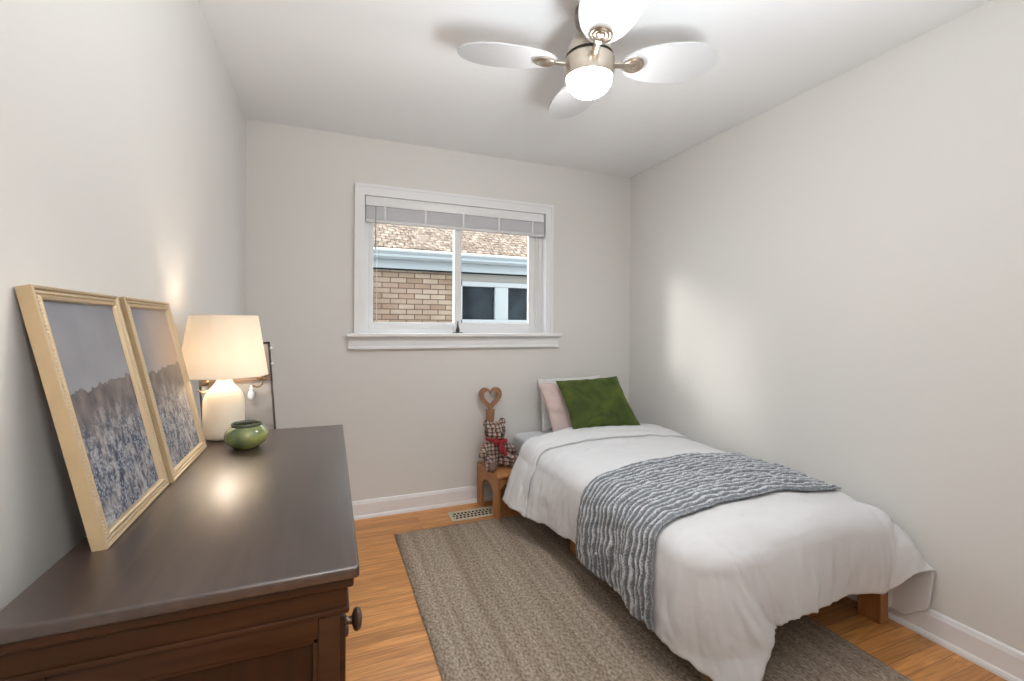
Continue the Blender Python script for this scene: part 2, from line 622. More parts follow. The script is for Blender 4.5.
# ------------------------------------------------------------------ mesh helpers
def box(bm, x0, x1, y0, y1, z0, z1, bev=0.0, seg=2):
    vs = [bm.verts.new((x, y, z)) for x in (x0, x1) for y in (y0, y1) for z in (z0, z1)]
    q = [(0, 1, 3, 2), (4, 6, 7, 5), (0, 4, 5, 1), (2, 3, 7, 6), (0, 2, 6, 4), (1, 5, 7, 3)]
    fs = [bm.faces.new([vs[i] for i in f]) for f in q]
    if bev:
        es = set()
        for f in fs:
            es.update(f.edges)
        bmesh.ops.bevel(bm, geom=list(es), offset=bev, segments=seg, affect='EDGES', profile=0.5)
    return bm


def lathe(bm, prof, c=(0, 0, 0), seg=40, axis='Z', cap=True):
    rings = []
    for r, h in prof:
        ring = []
        for i in range(seg):
            a = 2 * PI * i / seg
            p = (r * math.cos(a), r * math.sin(a), h)
            if axis == 'X':
                p = (p[2], p[0], p[1])
            elif axis == 'Y':
                p = (p[0], p[2], p[1])
            ring.append(bm.verts.new((c[0] + p[0], c[1] + p[1], c[2] + p[2])))
        rings.append(ring)
    for a, b in zip(rings, rings[1:]):
        for i in range(seg):
            j = (i + 1) % seg
            bm.faces.new((a[i], a[j], b[j], b[i]))
    if cap:
        bm.faces.new(rings[0][::-1])
        bm.faces.new(rings[-1])
    return bm


def tube(bm, pts, r, seg=8):
    pts = [Vector(p) for p in pts]
    rings = []
    for i, p in enumerate(pts):
        t = (pts[min(i + 1, len(pts) - 1)] - pts[max(i - 1, 0)]).normalized()
        up = Vector((0, 0, 1)) if abs(t.z) < 0.9 else Vector((1, 0, 0))
        s = t.cross(up).normalized()
        u = s.cross(t)
        rr = r[i] if isinstance(r, (list, tuple)) else r
        rings.append([bm.verts.new(p + (s * math.cos(2 * PI * k / seg) + u * math.sin(2 * PI * k / seg)) * rr)
                      for k in range(seg)])
    for a, b in zip(rings, rings[1:]):
        for i in range(seg):
            j = (i + 1) % seg
            bm.faces.new((a[i], a[j], b[j], b[i]))
    bm.faces.new(rings[0][::-1])
    bm.faces.new(rings[-1])
    return bm


def prism(bm, poly, a0, a1, plane='XZ'):
    """extrude a 2D polygon; plane XZ extrudes on y, YZ on x, XY on z"""
    def P(u, v, w):
        return {'XZ': (u, w, v), 'YZ': (w, u, v), 'XY': (u, v, w)}[plane]
    A = [bm.verts.new(P(u, v, a0)) for u, v in poly]
    B = [bm.verts.new(P(u, v, a1)) for u, v in poly]
    n = len(poly)
    for i in range(n):
        j = (i + 1) % n
        bm.faces.new((A[i], A[j], B[j], B[i]))
    bm.faces.new(A[::-1])
    bm.faces.new(B)
    return bm


def ball(bm, c, r, seg=20, rot=None):
    if isinstance(r, (int, float)):
        r = (r, r, r)
    m = Matrix.Translation(c)
    if rot is not None:
        m = m @ rot
    m = m @ Matrix.Diagonal((*r, 1))
    bmesh.ops.create_uvsphere(bm, u_segments=seg, v_segments=seg // 2 + 2, radius=1, matrix=m)
    return bm


def shift(bm, v):
    bmesh.ops.translate(bm, verts=bm.verts, vec=v)
    return bm


def BM():
    return bmesh.new()


def obj(name, bm, mat, parent=None, smooth=True, angle=40, fixn=True):
    if fixn:
        bmesh.ops.recalc_face_normals(bm, faces=bm.faces)
    me = bpy.data.meshes.new(name)
    bm.to_mesh(me)
    bm.free()
    o = bpy.data.objects.new(name, me)
    COL.objects.link(o)
    if mat is not None:
        me.materials.append(mat)
    if smooth:
        for p in me.polygons:
            p.use_smooth = True
        try:
            me.set_sharp_from_angle(angle=math.radians(angle))
        except Exception:
            pass
    if parent is not None:
        o.parent = parent
    return o


def tag(o, label, cat, group=None):
    o['label'] = label
    o['category'] = cat
    if group:
        o['group'] = group
    return o


def thing(name, label, cat, loc=(0, 0, 0), rotz=0, group=None):
    o = bpy.data.objects.new(name, None)
    o.empty_display_size = 0.05
    COL.objects.link(o)
    o.location = loc
    o.rotation_euler = (0, 0, rotz)
    return tag(o, label, cat, group)


def struct(name, bm, mat, smooth=False):
    o = obj(name, bm, mat, smooth=smooth)
    o['kind'] = 'structure'
    return o


def copy_thing(root, loc, rotz=None, label=None):
    def cp(o, parent):
        c = o.copy()
        COL.objects.link(c)
        if parent is not None:
            c.parent = parent
        for ch in [q for q in src if q.parent == o]:
            cp(ch, c)
        return c
    src = list(bpy.data.objects)
    r = cp(root, None)
    r.location = loc
    if rotz is not None:
        r.rotation_euler = (root.rotation_euler[0], root.rotation_euler[1], rotz)
    if label:
        r['label'] = label
    return r


def fbm(x, y, z=0.0, s=1.0):
    return noise.fractal(Vector((x * s, y * s, z)), 1.0, 2.0, 4)


# ================================================================== SETTING
T = 0.12
HY = -1.55   # far end of the hallway behind the camera
b = BM(); box(b, XL - T, XR + T, HY - T, YB + T, -0.08, 0.0)
struct('floor', b, M['floor'])
b = BM(); box(b, XL - T, XR + T, HY - T, YB + T, H, H + 0.1)
struct('ceiling', b, M['ceiling'])
b = BM(); box(b, XL - T, XL, HY, YB, 0, H)
struct('wall_left', b, M['wall'])
b = BM(); box(b, XR, XR + T, HY, YB, 0, H)
struct('wall_right', b, M['wall'])
OX0, OX1, OZ0, OZ1 = WX0 - 0.012, WX1 + 0.012, WZ0 - 0.02, WZ1 + 0.012
b = BM()
box(b, XL - T, OX0, YB, YB + T, 0, H)
box(b, OX1, XR + T, YB, YB + T, 0, H)
box(b, OX0, OX1, YB, YB + T, 0, OZ0)
box(b, OX0, OX1, YB, YB + T, OZ1, H)
struct('wall_back', b, M['wall'])
# front wall with the doorway the photo is taken from
DX0, DX1, DZ = -0.36, 0.46, 2.03
b = BM()
box(b, XL, DX0, YF - 0.1, YF, 0, H)
box(b, DX1, XR, YF - 0.1, YF, 0, H)
box(b, DX0, DX1, YF - 0.1, YF, DZ, H)
struct('wall_front', b, M['wall'])
b = BM(); box(b, XL - T, XR + T, HY - T, HY, 0, H)
struct('wall_hallway', b, M['wall'])


# baseboards
def baseboard(name, x0, y0, x1, y1, nx, ny):
    """profile run from (x0,y0) to (x1,y1), sticking out along (nx,ny)"""
    prof = [(0, 0), (0.022, 0), (0.022, 0.010), (0.018, 0.020), (0.013, 0.024), (0.013, 0.092), (0.010, 0.100),
            (0.008, 0.108), (0.004, BBH), (0, BBH)]
    bb = BM()
    A = [bb.verts.new((x0 + nx * d, y0 + ny * d, z)) for d, z in prof]
    B = [bb.verts.new((x1 + nx * d, y1 + ny * d, z)) for d, z in prof]
    n = len(prof)
    for i in range(n):
        j = (i + 1) % n
        bb.faces.new((A[i], A[j], B[j], B[i]))
    bb.faces.new(A[::-1]); bb.faces.new(B)
    return struct(name, bb, M['trim'])


baseboard('baseboard_back', XL, YB, XR, YB, 0, -1)
baseboard('baseboard_right', XR, YF, XR, YB, -1, 0)
baseboard('baseboard_left', XL, YF, XL, YB, 1, 0)

# ------------------------------------------------------------------ window
win = bpy.data.objects.new('window_1', None)
COL.objects.link(win)
win['kind'] = 'structure'
win.location = ((WX0 + WX1) / 2, YB, WZ0)
wl = -Vector(win.location)


def wpart(name, bm, mat, parent=None, **kw):
    shift(bm, wl)
    kw.setdefault('smooth', False)
    return obj(name, bm, mat, parent or win, **kw)


CW = 0.070
CX0, CX1, CZ1 = 0.1335, 1.5245, 2.12
b = BM()
y0, y1 = YB - 0.020, YB
box(b, CX0, WX0, y0, y1, 1.174, CZ1)
box(b, WX1, CX1, y0, y1, 1.174, CZ1)
box(b, WX0, WX1, y0, y1, WZ1, CZ1)
# raised outer back-band
for (a0, a1, c0, c1) in ((CX0, CX0 + 0.018, 1.174, CZ1), (CX1 - 0.018, CX1, 1.174, CZ1), (CX0 + 0.018, CX1 - 0.018, CZ1 - 0.018, CZ1)):
    box(b, a0, a1, y0 - 0.006, y0, c0, c1)
wpart('casing', b, M['trim'])
b = BM()   # jamb liner through the wall
box(b, OX0, WX0, YB, YB + T, WZ0, OZ1)
box(b, WX1, OX1, YB, YB + T, WZ0, OZ1)
box(b, WX0, WX1, YB, YB + T, WZ1, OZ1)
box(b, WX0, WX1, YB, YB + T, WZ0 - 0.015, WZ0)
wpart('jamb', b, M['trim'])
b = BM(); box(b, 0.087, 1.583, YB - 0.062, YB + 0.004, 1.150, 1.174, 0.006, 3)
wpart('window_sill', b, M['trim'])
b = BM()
prof = [(0, 1.150), (-0.034, 1.150), (-0.036, 1.140), (-0.024, 1.132), (-0.020, 1.122), (-0.020, 1.092), (-0.028, 1.084), (-0.030, 1.074), (0, 1.074)]
prism(b, [(YB + y, z) for y, z in prof], 0.10, 1.57, 'YZ')
wpart('apron', b, M['trim'])
# fixed vinyl frame and two sashes
yf0, yf1 = YB + 0.045, YB + 0.115
b = BM()
box(b, WX0, WX0 + 0.030, yf0, yf1, WZ0, WZ1)
box(b, WX1 - 0.026, WX1, yf0, yf1, WZ0, WZ1)
box(b, WX0 + 0.030, WX1 - 0.026, yf0, yf1, WZ0, WZ0 + 0.032)
box(b, WX0 + 0.030, WX1 - 0.026, yf0, yf1, WZ1 - 0.03, WZ1)
wpart('window_frame', b, M['white_plastic'])


def sash(x0, x1, ya, sw0, sw1):
    bb = BM()
    z0, z1 = WZ0 + 0.030, WZ1 - 0.028
    box(bb, x0, x0 + sw0, ya, ya + 0.028, z0, z1, 0.003)
    box(bb, x1 - sw1, x1, ya, ya + 0.028, z0, z1, 0.003)
    box(bb, x0 + sw0 - 0.004, x1 - sw1 + 0.004, ya + 0.002, ya + 0.026, z0, z0 + 0.051, 0.003)
    box(bb, x0 + sw0 - 0.004, x1 - sw1 + 0.004, ya + 0.002, ya + 0.026, z1 - 0.04, z1, 0.003)
    s = wpart('sash', bb, M['white_plastic'])
    g = BM(); box(g, x0 + sw0 - 0.004, x1 - sw1 + 0.004, ya + 0.012, ya + 0.016, z0 + 0.036, z1 - 0.036)
    wpart('pane', g, M['glass'], s)


sash(WX0 + 0.031, 0.845, yf0 + 0.036, 0.030, 0.050)
sash(0.795, WX1 - 0.062, yf0 + 0.004, 0.048, 0.045)
b = BM(); box(b, WX1 - 0.060, WX1 - 0.024, yf0 + 0.008, yf0 + 0.03, WZ0 + 0.03, WZ1 - 0.03, 0.003)
box(b, WX1 - 0.048, WX1 - 0.040, yf0 - 0.004, yf0 + 0.01, WZ0 + 0.03, WZ1 - 0.03, 0.001)
wpart('window_track', b, M['white_plastic'])
b = BM()
box(b, 0.78, 0.85, YB + 0.016, YB + 0.04, WZ0 + 0.001, WZ0 + 0.014, 0.004)
lathe(b, [(0.010, 0), (0.013, 0.02), (0.006, 0.045), (0.004, 0.075), (0.002, 0.085)], (0.815, YB + 0.028, WZ0 + 0.01), 14)
wpart('latch', b, M['black'], smooth=True)

# ------------------------------------------------------------------ blind (raised)
bl = thing('window_blind', 'white venetian blind raised to the top of the window', 'blind', ((WX0 + WX1) / 2, YB + 0.012, WZ1))
L = -Vector(bl.location)
BX0, BX1 = WX0 + 0.004, WX1 - 0.008
b = BM(); box(b, BX0, BX1, YB - 0.008, YB + 0.032, 1.988, WZ1 - 0.001, 0.003)
obj('headrail', shift(b, L), M['trim'], bl)
b = BM()
zt = 1.986
for k in range(15):
    z = zt - 0.0026 - k * 0.0058
    w = random.uniform(-0.002, 0.002)
    vs = [(YB - 0.010 + w, z - 0.0012), (YB + 0.012 + w, z + 0.0014), (YB + 0.036 + w, z - 0.0012),
          (YB + 0.036 + w, z - 0.0050), (YB + 0.012 + w, z - 0.0024), (YB - 0.010 + w, z - 0.0050)]
    prism(b, vs, BX0 + 0.003, BX1 - 0.003, 'YZ')
sl = obj('slat_stack', shift(b, L), M['blind'], bl, smooth=False)
b = BM(); box(b, BX0 + 0.003, BX1 - 0.003, YB - 0.008, YB + 0.034, 1.886, 1.898, 0.003)
obj('bottom_rail', shift(b, L), M['white_plastic'], bl)
for xx in (0.32, 0.58, 0.84, 1.10, 1.36):
    b = BM(); box(b, xx - 0.006, xx + 0.006, YB - 0.0125, YB - 0.0115, 1.888, 1.99)
    obj('ladder_tape', shift(b, L), M['blind'], bl, smooth=False)
b = BM(); tube(b, [(0.262, YB - 0.010, 1.985), (0.260, YB - 0.012, 1.80), (0.261, YB - 0.012, 1.755)], 0.0025)
tube(b, [(0.261, YB - 0.012, 1.76), (0.261, YB - 0.012, 1.715)], 0.005)
obj('tilt_wand', shift(b, L), M['nickel_dark'], bl)
b = BM(); tube(b, [(0.272, YB - 0.006, 1.985), (0.270, YB - 0.006, 1.6), (0.270, YB - 0.006, 1.26)], 0.0014, 6)
obj('pull_cord', shift(b, L), M['blind'], bl)

# ------------------------------------------------------------------ neighbouring house
nb = thing('neighbouring_house', 'tan brick house with brown shingle roof and pale blue gutter outside the window', 'house', (1.5, 5.5, -0.9))
L = -Vector(nb.location)
WY = 5.5
EY = 5.42      # eave edge
b = BM(); box(b, -0.6, 1.415, WY, WY + 0.2, -0.9, 1.90)
box(b, 1.415, 3.3, WY, WY + 0.2, -0.9, 1.255)
box(b, 3.3, 6.5, WY, WY + 0.2, -0.9, 1.90)
obj('brick_wall', shift(b, L), M['brick'], nb, smooth=False)
b = BM()
a = math.radians(30)
ru = 3.6
for (x, y, z) in ((-0.9, EY - 0.06, 2.105), (6.8, EY - 0.06, 2.105), (6.8, EY + ru, 2.105 + ru * math.tan(a)), (-0.9, EY + ru, 2.105 + ru * math.tan(a))):
    b.verts.new((x, y, z))
b.verts.ensure_lookup_table()
b.faces.new(b.verts[:4])
ext = bmesh.ops.extrude_face_region(b, geom=list(b.faces))
bmesh.ops.translate(b, vec=(0, 0, 0.02), verts=[v for v in ext['geom'] if isinstance(v, bmesh.types.BMVert)])
obj('roof', shift(b, L), M['shingle'], nb, smooth=False)
b = BM()
prism(b, [(EY - 0.12, 2.085), (EY - 0.125, 2.065), (EY - 0.10, 2.035), (EY - 0.105, 2.01), (EY - 0.08, 1.985), (EY, 1.985), (EY, 2.09), (EY - 0.02, 2.085), (EY - 0.02, 2.0), (EY - 0.07, 2.0), (EY - 0.105, 2.085)], -0.9, 6.8, 'YZ')
obj('gutter', shift(b, L), M['aluminium'], nb, smooth=False)
b = BM(); box(b, -0.9, 6.8, EY, EY + 0.03, 1.870, 2.10)
box(b, -0.9, 6.8, EY, WY + 0.05, 1.870, 1.885)
obj('fascia', shift(b, L), M['aluminium'], nb, smooth=False)
b = BM()
box(b, 1.415, 3.3, WY - 0.005, WY + 0.1, 1.765, 1.880)
obj('window_header', shift(b, L), simple('beige_header', (0.21, 0.195, 0.17), 0.6), nb, smooth=False)
b = BM()
FZ0, FZ1 = 1.255, 1.775
box(b, 1.415, 1.515, WY - 0.03, WY + 0.08, FZ0, FZ1, 0.004)
box(b, 1.415, 3.3, WY - 0.03, WY + 0.08, FZ0, 1.30, 0.004)
box(b, 1.415, 3.3, WY - 0.03, WY + 0.08, 1.715, FZ1, 0.004)
box(b, 1.95, 2.13, WY - 0.02, WY + 0.08, FZ0, FZ1, 0.004)
box(b, 3.2, 3.3, WY - 0.03, WY + 0.08, FZ0, FZ1, 0.004)
fw = obj('window', shift(b, L), M['far_white'], nb)
for x0, x1 in ((1.51, 1.955), (2.12, 3.21)):
    b = BM(); box(b, x0, x1, WY + 0.03, WY + 0.04, 1.29, 1.725)
    obj('pane', shift(b, L), M['far_glass'], fw, smooth=False)
b = BM(); box(b, -8, 9, YB + T, 12, -1.0, -0.9)
o = struct('ground_outside', b, M['gravel'])

# ================================================================== FLOOR VENT, RUG
v = thing('floor_vent', 'cream metal floor register with dark slots at the rug corner', 'vent', (0.865, 2.832, 0.0))
b = BM(); box(b, -0.150, 0.150, -0.058, 0.058, 0.0, 0.0025)
obj('vent_duct', b, M['dark_void'], v, smooth=False)
b = BM()
box(b, -0.155, 0.155, -0.070, -0.045, 0.001, 0.0055, 0.001)
box(b, -0.155, 0.155, 0.045, 0.070, 0.001, 0.0055, 0.001)
box(b, -0.155, -0.135, -0.046, 0.046, 0.001, 0.0055)
box(b, 0.135, 0.155, -0.046, 0.046, 0.001, 0.0055)
box(b, -0.136, 0.136, -0.019, -0.013, 0.001, 0.005)
box(b, -0.136, 0.136, 0.013, 0.019, 0.001, 0.005)
for r_, (ya, yb) in enumerate(((-0.046, -0.018), (-0.014, 0.014), (0.018, 0.046))):
    for k in range(11):
        x = -0.136 + 0.0247 * (k + (0.5 if r_ == 1 else 0.2))
        if x < 0.128:
            box(b, x, x + 0.008, ya, yb, 0.001, 0.005)
obj('vent_grille', b, M['vent'], v, smooth=False)

b = BM()
RX0, RX1, RY0, RY1 = 0.365, 1.885, 0.55, 2.715
nx_, ny_ = 60, 90
top = []
for j in range(ny_ + 1):
    row = []
    for i in range(nx_ + 1):
        u, w = i / nx_, j / ny_
        x = RX0 + (RX1 - RX0) * u
        y = RY0 + (RY1 - RY0) * w
        x += 0.010 * fbm(0.0, y, 3.0, 1.2) * (1 - 2 * u)
        if u < 0.5:
            x += -0.028 * w * (1 - u * 2) + 0.012 * (1 - 2 * u)
        y += -0.012 * fbm(x, 0, 5.0, 1.5) * w
        z = 0.009 + 0.0012 * fbm(x, y, 0, 3)
        if i in (0, nx_) or j in (0, ny_):
            z = 0.004
        row.append(b.verts.new((x - 1.1, y - 1.6, z)))
    top.append(row)
for j in range(ny_):
    for i in range(nx_):
        b.faces.new((top[j][i], top[j][i + 1], top[j + 1][i + 1], top[j + 1][i]))
rug = obj('area_rug', b, M['rug'])
rug.location = (1.1, 1.6, 0)
sm = rug.modifiers.new('thick', 'SOLIDIFY'); sm.thickness = 0.006; sm.offset = -1
tag(rug, 'grey brown woven jute rug lying on the wood floor beside the bed', 'rug')

# ================================================================== DRESSER
ZT = 0.85
dr = thing('dresser', 'dark stained wooden dresser with a polished espresso top by left wall', 'dresser', (-0.18, 1.294, 0))
L = -Vector(dr.location)
TX0, TX1, TY0, TY1 = -0.405, 0.044, 0.752, 1.838


def dpart(name, bm, mat, parent=None, **kw):
    return obj(name, shift(bm, L), mat, parent or dr, **kw)


b = BM(); box(b, TX0, TX1, TY0, TY1, 0.830, ZT, 0.005, 4)
dpart('tabletop', b, M['dresser_top'])
b = BM()
box(b, TX0 + 0.008, TX1 - 0.008, TY0 + 0.008, TY1 - 0.008, 0.813, 0.8305, 0.004, 3)
box(b, TX0 + 0.014, 0.026, TY0 + 0.020, TY1 - 0.020, 0.777, 0.812)
box(b, TX0 + 0.010, 0.030, TY0 + 0.016, TY1 - 0.016, 0.769, 0.779, 0.003)
dpart('frieze', b, M['dresser'])
b = BM()
bx0, bx1, by0, by1 = TX0 + 0.016, 0.016, TY0 + 0.024, TY1 - 0.024
box(b, bx0 + 0.012, bx1 - 0.006, by0 + 0.012, by1 - 0.012, 0.07, 0.770)
dpart('carcass', b, M['dresser_v'], smooth=False)
for yy0, yy1 in ((by0, by0 + 0.014), (by1 - 0.014, by1)):
    b = BM()
    box(b, bx1 - 0.032, bx1, yy0, yy1, 0.07, 0.770, 0.002)
    box(b, bx0, bx0 + 0.045, yy0, yy1, 0.07, 0.770, 0.002)
    box(b, bx0 + 0.045, bx1 - 0.032, yy0, yy1, 0.733, 0.770, 0.002)
    box(b, bx0 + 0.045, bx1 - 0.032, yy0, yy1, 0.07, 0.13, 0.002)
    ym = (yy0 + yy1) / 2
    # inner bead of the side panel
    box(b, bx0 + 0.044, bx1 - 0.031, ym - 0.003, ym + 0.003, 0.724, 0.735, 0.002)
    box(b, bx1 - 0.040, bx1 - 0.031, ym - 0.003, ym + 0.003, 0.13, 0.735, 0.002)
    dpart('side_panel', b, M['dresser'])
b = BM()
box(b, TX0 + 0.012, 0.028, TY0 + 0.018, TY1 - 0.018, 0.05, 0.085, 0.004)
for (fx0, fx1) in ((TX0 + 0.012, TX0 + 0.07), (-0.032, 0.028)):
    for (fy0, fy1) in ((TY0 + 0.018, TY0 + 0.085), (TY1 - 0.085, TY1 - 0.018)):
        box(b, fx0, fx1, fy0, fy1, 0, 0.055, 0.004)
dpart('base', b, M['dresser'])
for (z0, z1) in ((0.528, 0.745), (0.312, 0.518), (0.096, 0.302)):
    b = BM()
    box(b, bx1 - 0.012, bx1 + 0.010, by0 + 0.028, by1 - 0.028, z0, z1, 0.005)
    dw = dpart('drawer', b, M['dresser'])
    zc = (z0 + z1) / 2
    for yy in (0.964, 1.626):
        b = BM()
        lathe(b, [(0.012, 0.0), (0.010, 0.004), (0.007, 0.010), (0.008, 0.016), (0.019, 0.020), (0.0215, 0.026),
                  (0.019, 0.032), (0.010, 0.035), (0.001, 0.036)], (bx1 + 0.010, yy, zc), 24, 'X')
        dpart('knob', b, M['knob'], dw)

# ------------------------------------------------------------------ framed prints
FW_, FH_ = 0.331, 0.451


def framed_print(label, yc, pic, lean):
    """local: x across, z up along the frame, -y is the face"""
    t = thing('framed_print', label, 'picture', (0, 0, 0), 0, 'gold framed prints on the dresser')
    w, h, m_, th = FW_, FH_, 0.024, 0.021
    bb = BM()
    # mitred moulding: profile (inset from outer edge, y)
    prof = [(0.0, th), (0.0, 0.001), (0.002, -0.001), (0.005, 0.0), (0.007, 0.004), (0.015, 0.005), (0.0165, 0.001), (0.019, 0.0), (0.022, 0.002), (m_, 0.008), (m_, 0.014)]
    corners = [(-w / 2, 0, 1, 1), (w / 2, 0, -1, 1), (w / 2, h, -1, -1), (-w / 2, h, 1, -1)]
    rings = []
    for cx, cz, sx, sz in corners:
        rings.append([bb.verts.new((cx + sx * d, y, cz + sz * d)) for d, y in prof])
    for k in range(4):
        A, B = rings[k], rings[(k + 1) % 4]
        for i in range(len(prof) - 1):
            bb.faces.new((A[i], A[i + 1], B[i + 1], B[i]))
    fr = obj('frame', bb, M['gold'], t, angle=25)
    fr.data.materials.append(M['gold_side'])
    for p in fr.data.polygons:
        if abs(p.normal.y) < 0.2 and (abs(abs(p.center.x) - w / 2) < 0.001 or p.center.z < 0.001 or p.center.z > h - 0.001):
            p.material_index = 1
    # beading
    bb = BM()
    ins = 0.011
    step = 0.0068
    def bead(x, z):
        bmesh.ops.create_icosphere(bb, subdivisions=1, radius=0.0030, matrix=Matrix.Translation((x, 0.0030, z)))
    n1 = int((w - 2 * ins) / step)
    for i in range(n1 + 1):
        x = -w / 2 + ins + (w - 2 * ins) * i / n1
        bead(x, ins); bead(x, h - ins)
    n2 = int((h - 2 * ins) / step)
    for i in range(1, n2):
        z = ins + (h - 2 * ins) * i / n2
        bead(-w / 2 + ins, z); bead(w / 2 - ins, z)
    obj('beading', bb, M['gold_bead'], fr)
    bb = BM(); box(bb, -w / 2 + m_ - 0.003, w / 2 - m_ + 0.003, 0.0085, 0.012, m_ - 0.003, h - m_ + 0.003)
    obj('print', bb, pic, t, smooth=False)
    bb = BM(); box(bb, -w / 2 + 0.003, w / 2 - 0.003, 0.013, th - 0.001, 0.003, h - 0.003)
    obj('backing', bb, M['black'], t, smooth=False)
    # orient: face +x (rotate z by +90), lean top to -x
    base = Matrix.Translation((-0.348, yc, ZT + 0.0005)) @ Matrix.Rotation(math.radians(1.0), 4, 'Z') @ Matrix.Rotation(-lean, 4, 'Y') @ Matrix.Rotation(PI / 2, 4, 'Z')
    t.matrix_world = base
    return t


framed_print('gold framed misty meadow print nearest the camera, leaning on the left wall', 1.121, picture_mat('meadow_print_near', 0.27, False), math.radians(12.6))
framed_print('gold framed misty meadow print with warm glow, leaning beside the lamp', 1.469, picture_mat('meadow_print_far', 0.27, True), math.radians(12.6))

# ------------------------------------------------------------------ table lamp
lp = thing('table_lamp', 'cream ceramic table lamp with lit linen shade on the dresser', 'lamp', (-0.3285, 1.752, ZT))
b = BM()
prof = [(0.040, 0.0), (0.050, 0.003), (0.057, 0.012), (0.0595, 0.028), (0.0600, 0.105), (0.0590, 0.125), (0.055, 0.143), (0.047, 0.158),
        (0.036, 0.171), (0.026, 0.183), (0.0205, 0.196), (0.0190, 0.210), (0.0188, 0.216), (0.009, 0.2165)]
lathe(b, prof, seg=56)
obj('lamp_base', b, M['ceramic'], lp, angle=60)
b = BM()
lathe(b, [(0.009, 0.214), (0.009, 0.225), (0.014, 0.227), (0.014, 0.240), (0.004, 0.241)], seg=20)
obj('socket', b, M['brass'], lp)
b = BM()
lathe(b, [(0.1290, 0.207), (0.0975, 0.407)], seg=64, cap=False)
sh = obj('lamp_shade', b, M['shade'], lp, fixn=True)
for (r, z) in ((0.1290, 0.207), (0.0975, 0.404)):
    b = BM()
    lathe(b, [(r + 0.0008, z), (r + 0.0008, z + 0.003), (r - 0.0012, z + 0.003), (r - 0.0012, z), (r + 0.0008, z)], seg=64, cap=False)
    obj('shade_trim', b, M['ceramic'], sh)
b = BM()
for k in range(3):
    an = k * 2 * PI / 3
    tube(b, [(0.0, 0.0, 0.236), (0.126 * math.cos(an), 0.126 * math.sin(an), 0.2105)], 0.0014, 6)
obj('shade_spider', b, M['brass'], sh)
b = BM(); ball(b, (0, 0, 0.262), (0.021, 0.021, 0.026), 20)
bulb = obj('light_bulb', b, emissive('lit_bulb', (1.0, 0.87, 0.73), 128.0), lp)

# ------------------------------------------------------------------ green bowl
bw = thing('small_bowl', 'small squat green glazed pottery bowl in front of the table lamp', 'bowl', (-0.240, 1.600, ZT))
b = BM()
lathe(b, [(r * 0.87, z) for r, z in [(0.036, 0.0), (0.042, 0.002), (0.046, 0.006), (0.060, 0.016), (0.068, 0.028), (0.0695, 0.038), (0.066, 0.050), (0.056, 0.060), (0.047, 0.066),
          (0.043, 0.064), (0.056, 0.052), (0.062, 0.042), (0.056, 0.024), (0.035, 0.010), (0.002, 0.008)]], seg=48)
obj('bowl_body', b, M['bowl'], bw, angle=60)
b = BM()
lathe(b, [(r * 0.87, z) for r, z in [(0.044, 0.063), (0.0475, 0.067), (0.0485, 0.073), (0.046, 0.076), (0.043, 0.073), (0.041, 0.065), (0.044, 0.063)]], seg=48, cap=False)
obj('bowl_rim', b, M['bowl_rim'], bw, angle=70)

# ------------------------------------------------------------------ narrow mirror behind lamp
mr = thing('leaning_mirror', 'narrow grey mirror with brown rail and brass hooks behind the table lamp', 'mirror', (-0.135, 1.93, 0.0))
b = BM()
MW, MH = 0.235, 1.165
box(b, -MW, -MW + 0.006, 0, 0.018, 0, MH, 0.001)
box(b, -0.006, 0, 0, 0.018, 0, MH, 0.001)
box(b, -MW, 0, 0, 0.018, 0, 0.01, 0.001)
box(b, -MW, 0, 0, 0.018, MH - 0.008, MH, 0.001)
obj('mirror_frame', b, M['black'], mr)
b = BM(); box(b, -MW + 0.005, -0.005, 0.004, 0.014, 0.009, MH - 0.007)
obj('mirror_glass', b, M['mirror'], mr, smooth=False)
b = BM(); box(b, -MW + 0.004, -0.004, -0.012, 0.006, 1.022, 1.052, 0.003)
obj('rail', b, simple('brown_rail', (0.20, 0.135, 0.10), 0.45), mr)
for xx in (-MW + 0.03, -0.035):
    b = BM()
    ball(b, (xx, -0.020, 1.036), (0.012, 0.009, 0.012), 16)
    tube(b, [(xx, -0.016, 1.05), (xx + 0.01, -0.022, 1.03), (xx + 0.004, -0.034, 1.008), (xx - 0.012, -0.040, 1.002), (xx - 0.022, -0.044, 1.012)], 0.0035)
    obj('hook', b, M['brass'], mr)
for z in (1.140, 1.082):
    obj('finial', ball(BM(), (0.006, -0.002, z), 0.0065, 14), M['white_plastic'], mr)
mr.rotation_euler = (0, math.radians(-4.0), 0)
tg = obj('hanging_tassel', ball(ball(BM(), (0, 0, -0.018), (0.012, 0.008, 0.020), 16), (0, 0, 0.006), (0.005, 0.005, 0.012), 12), simple('pale_blue_cloth', (0.50, 0.54, 0.62), 0.7))
tg.location = (-0.272, 1.905, 0.985)
tag(tg, 'small pale blue tag hanging from the hook behind the lamp', 'tag')

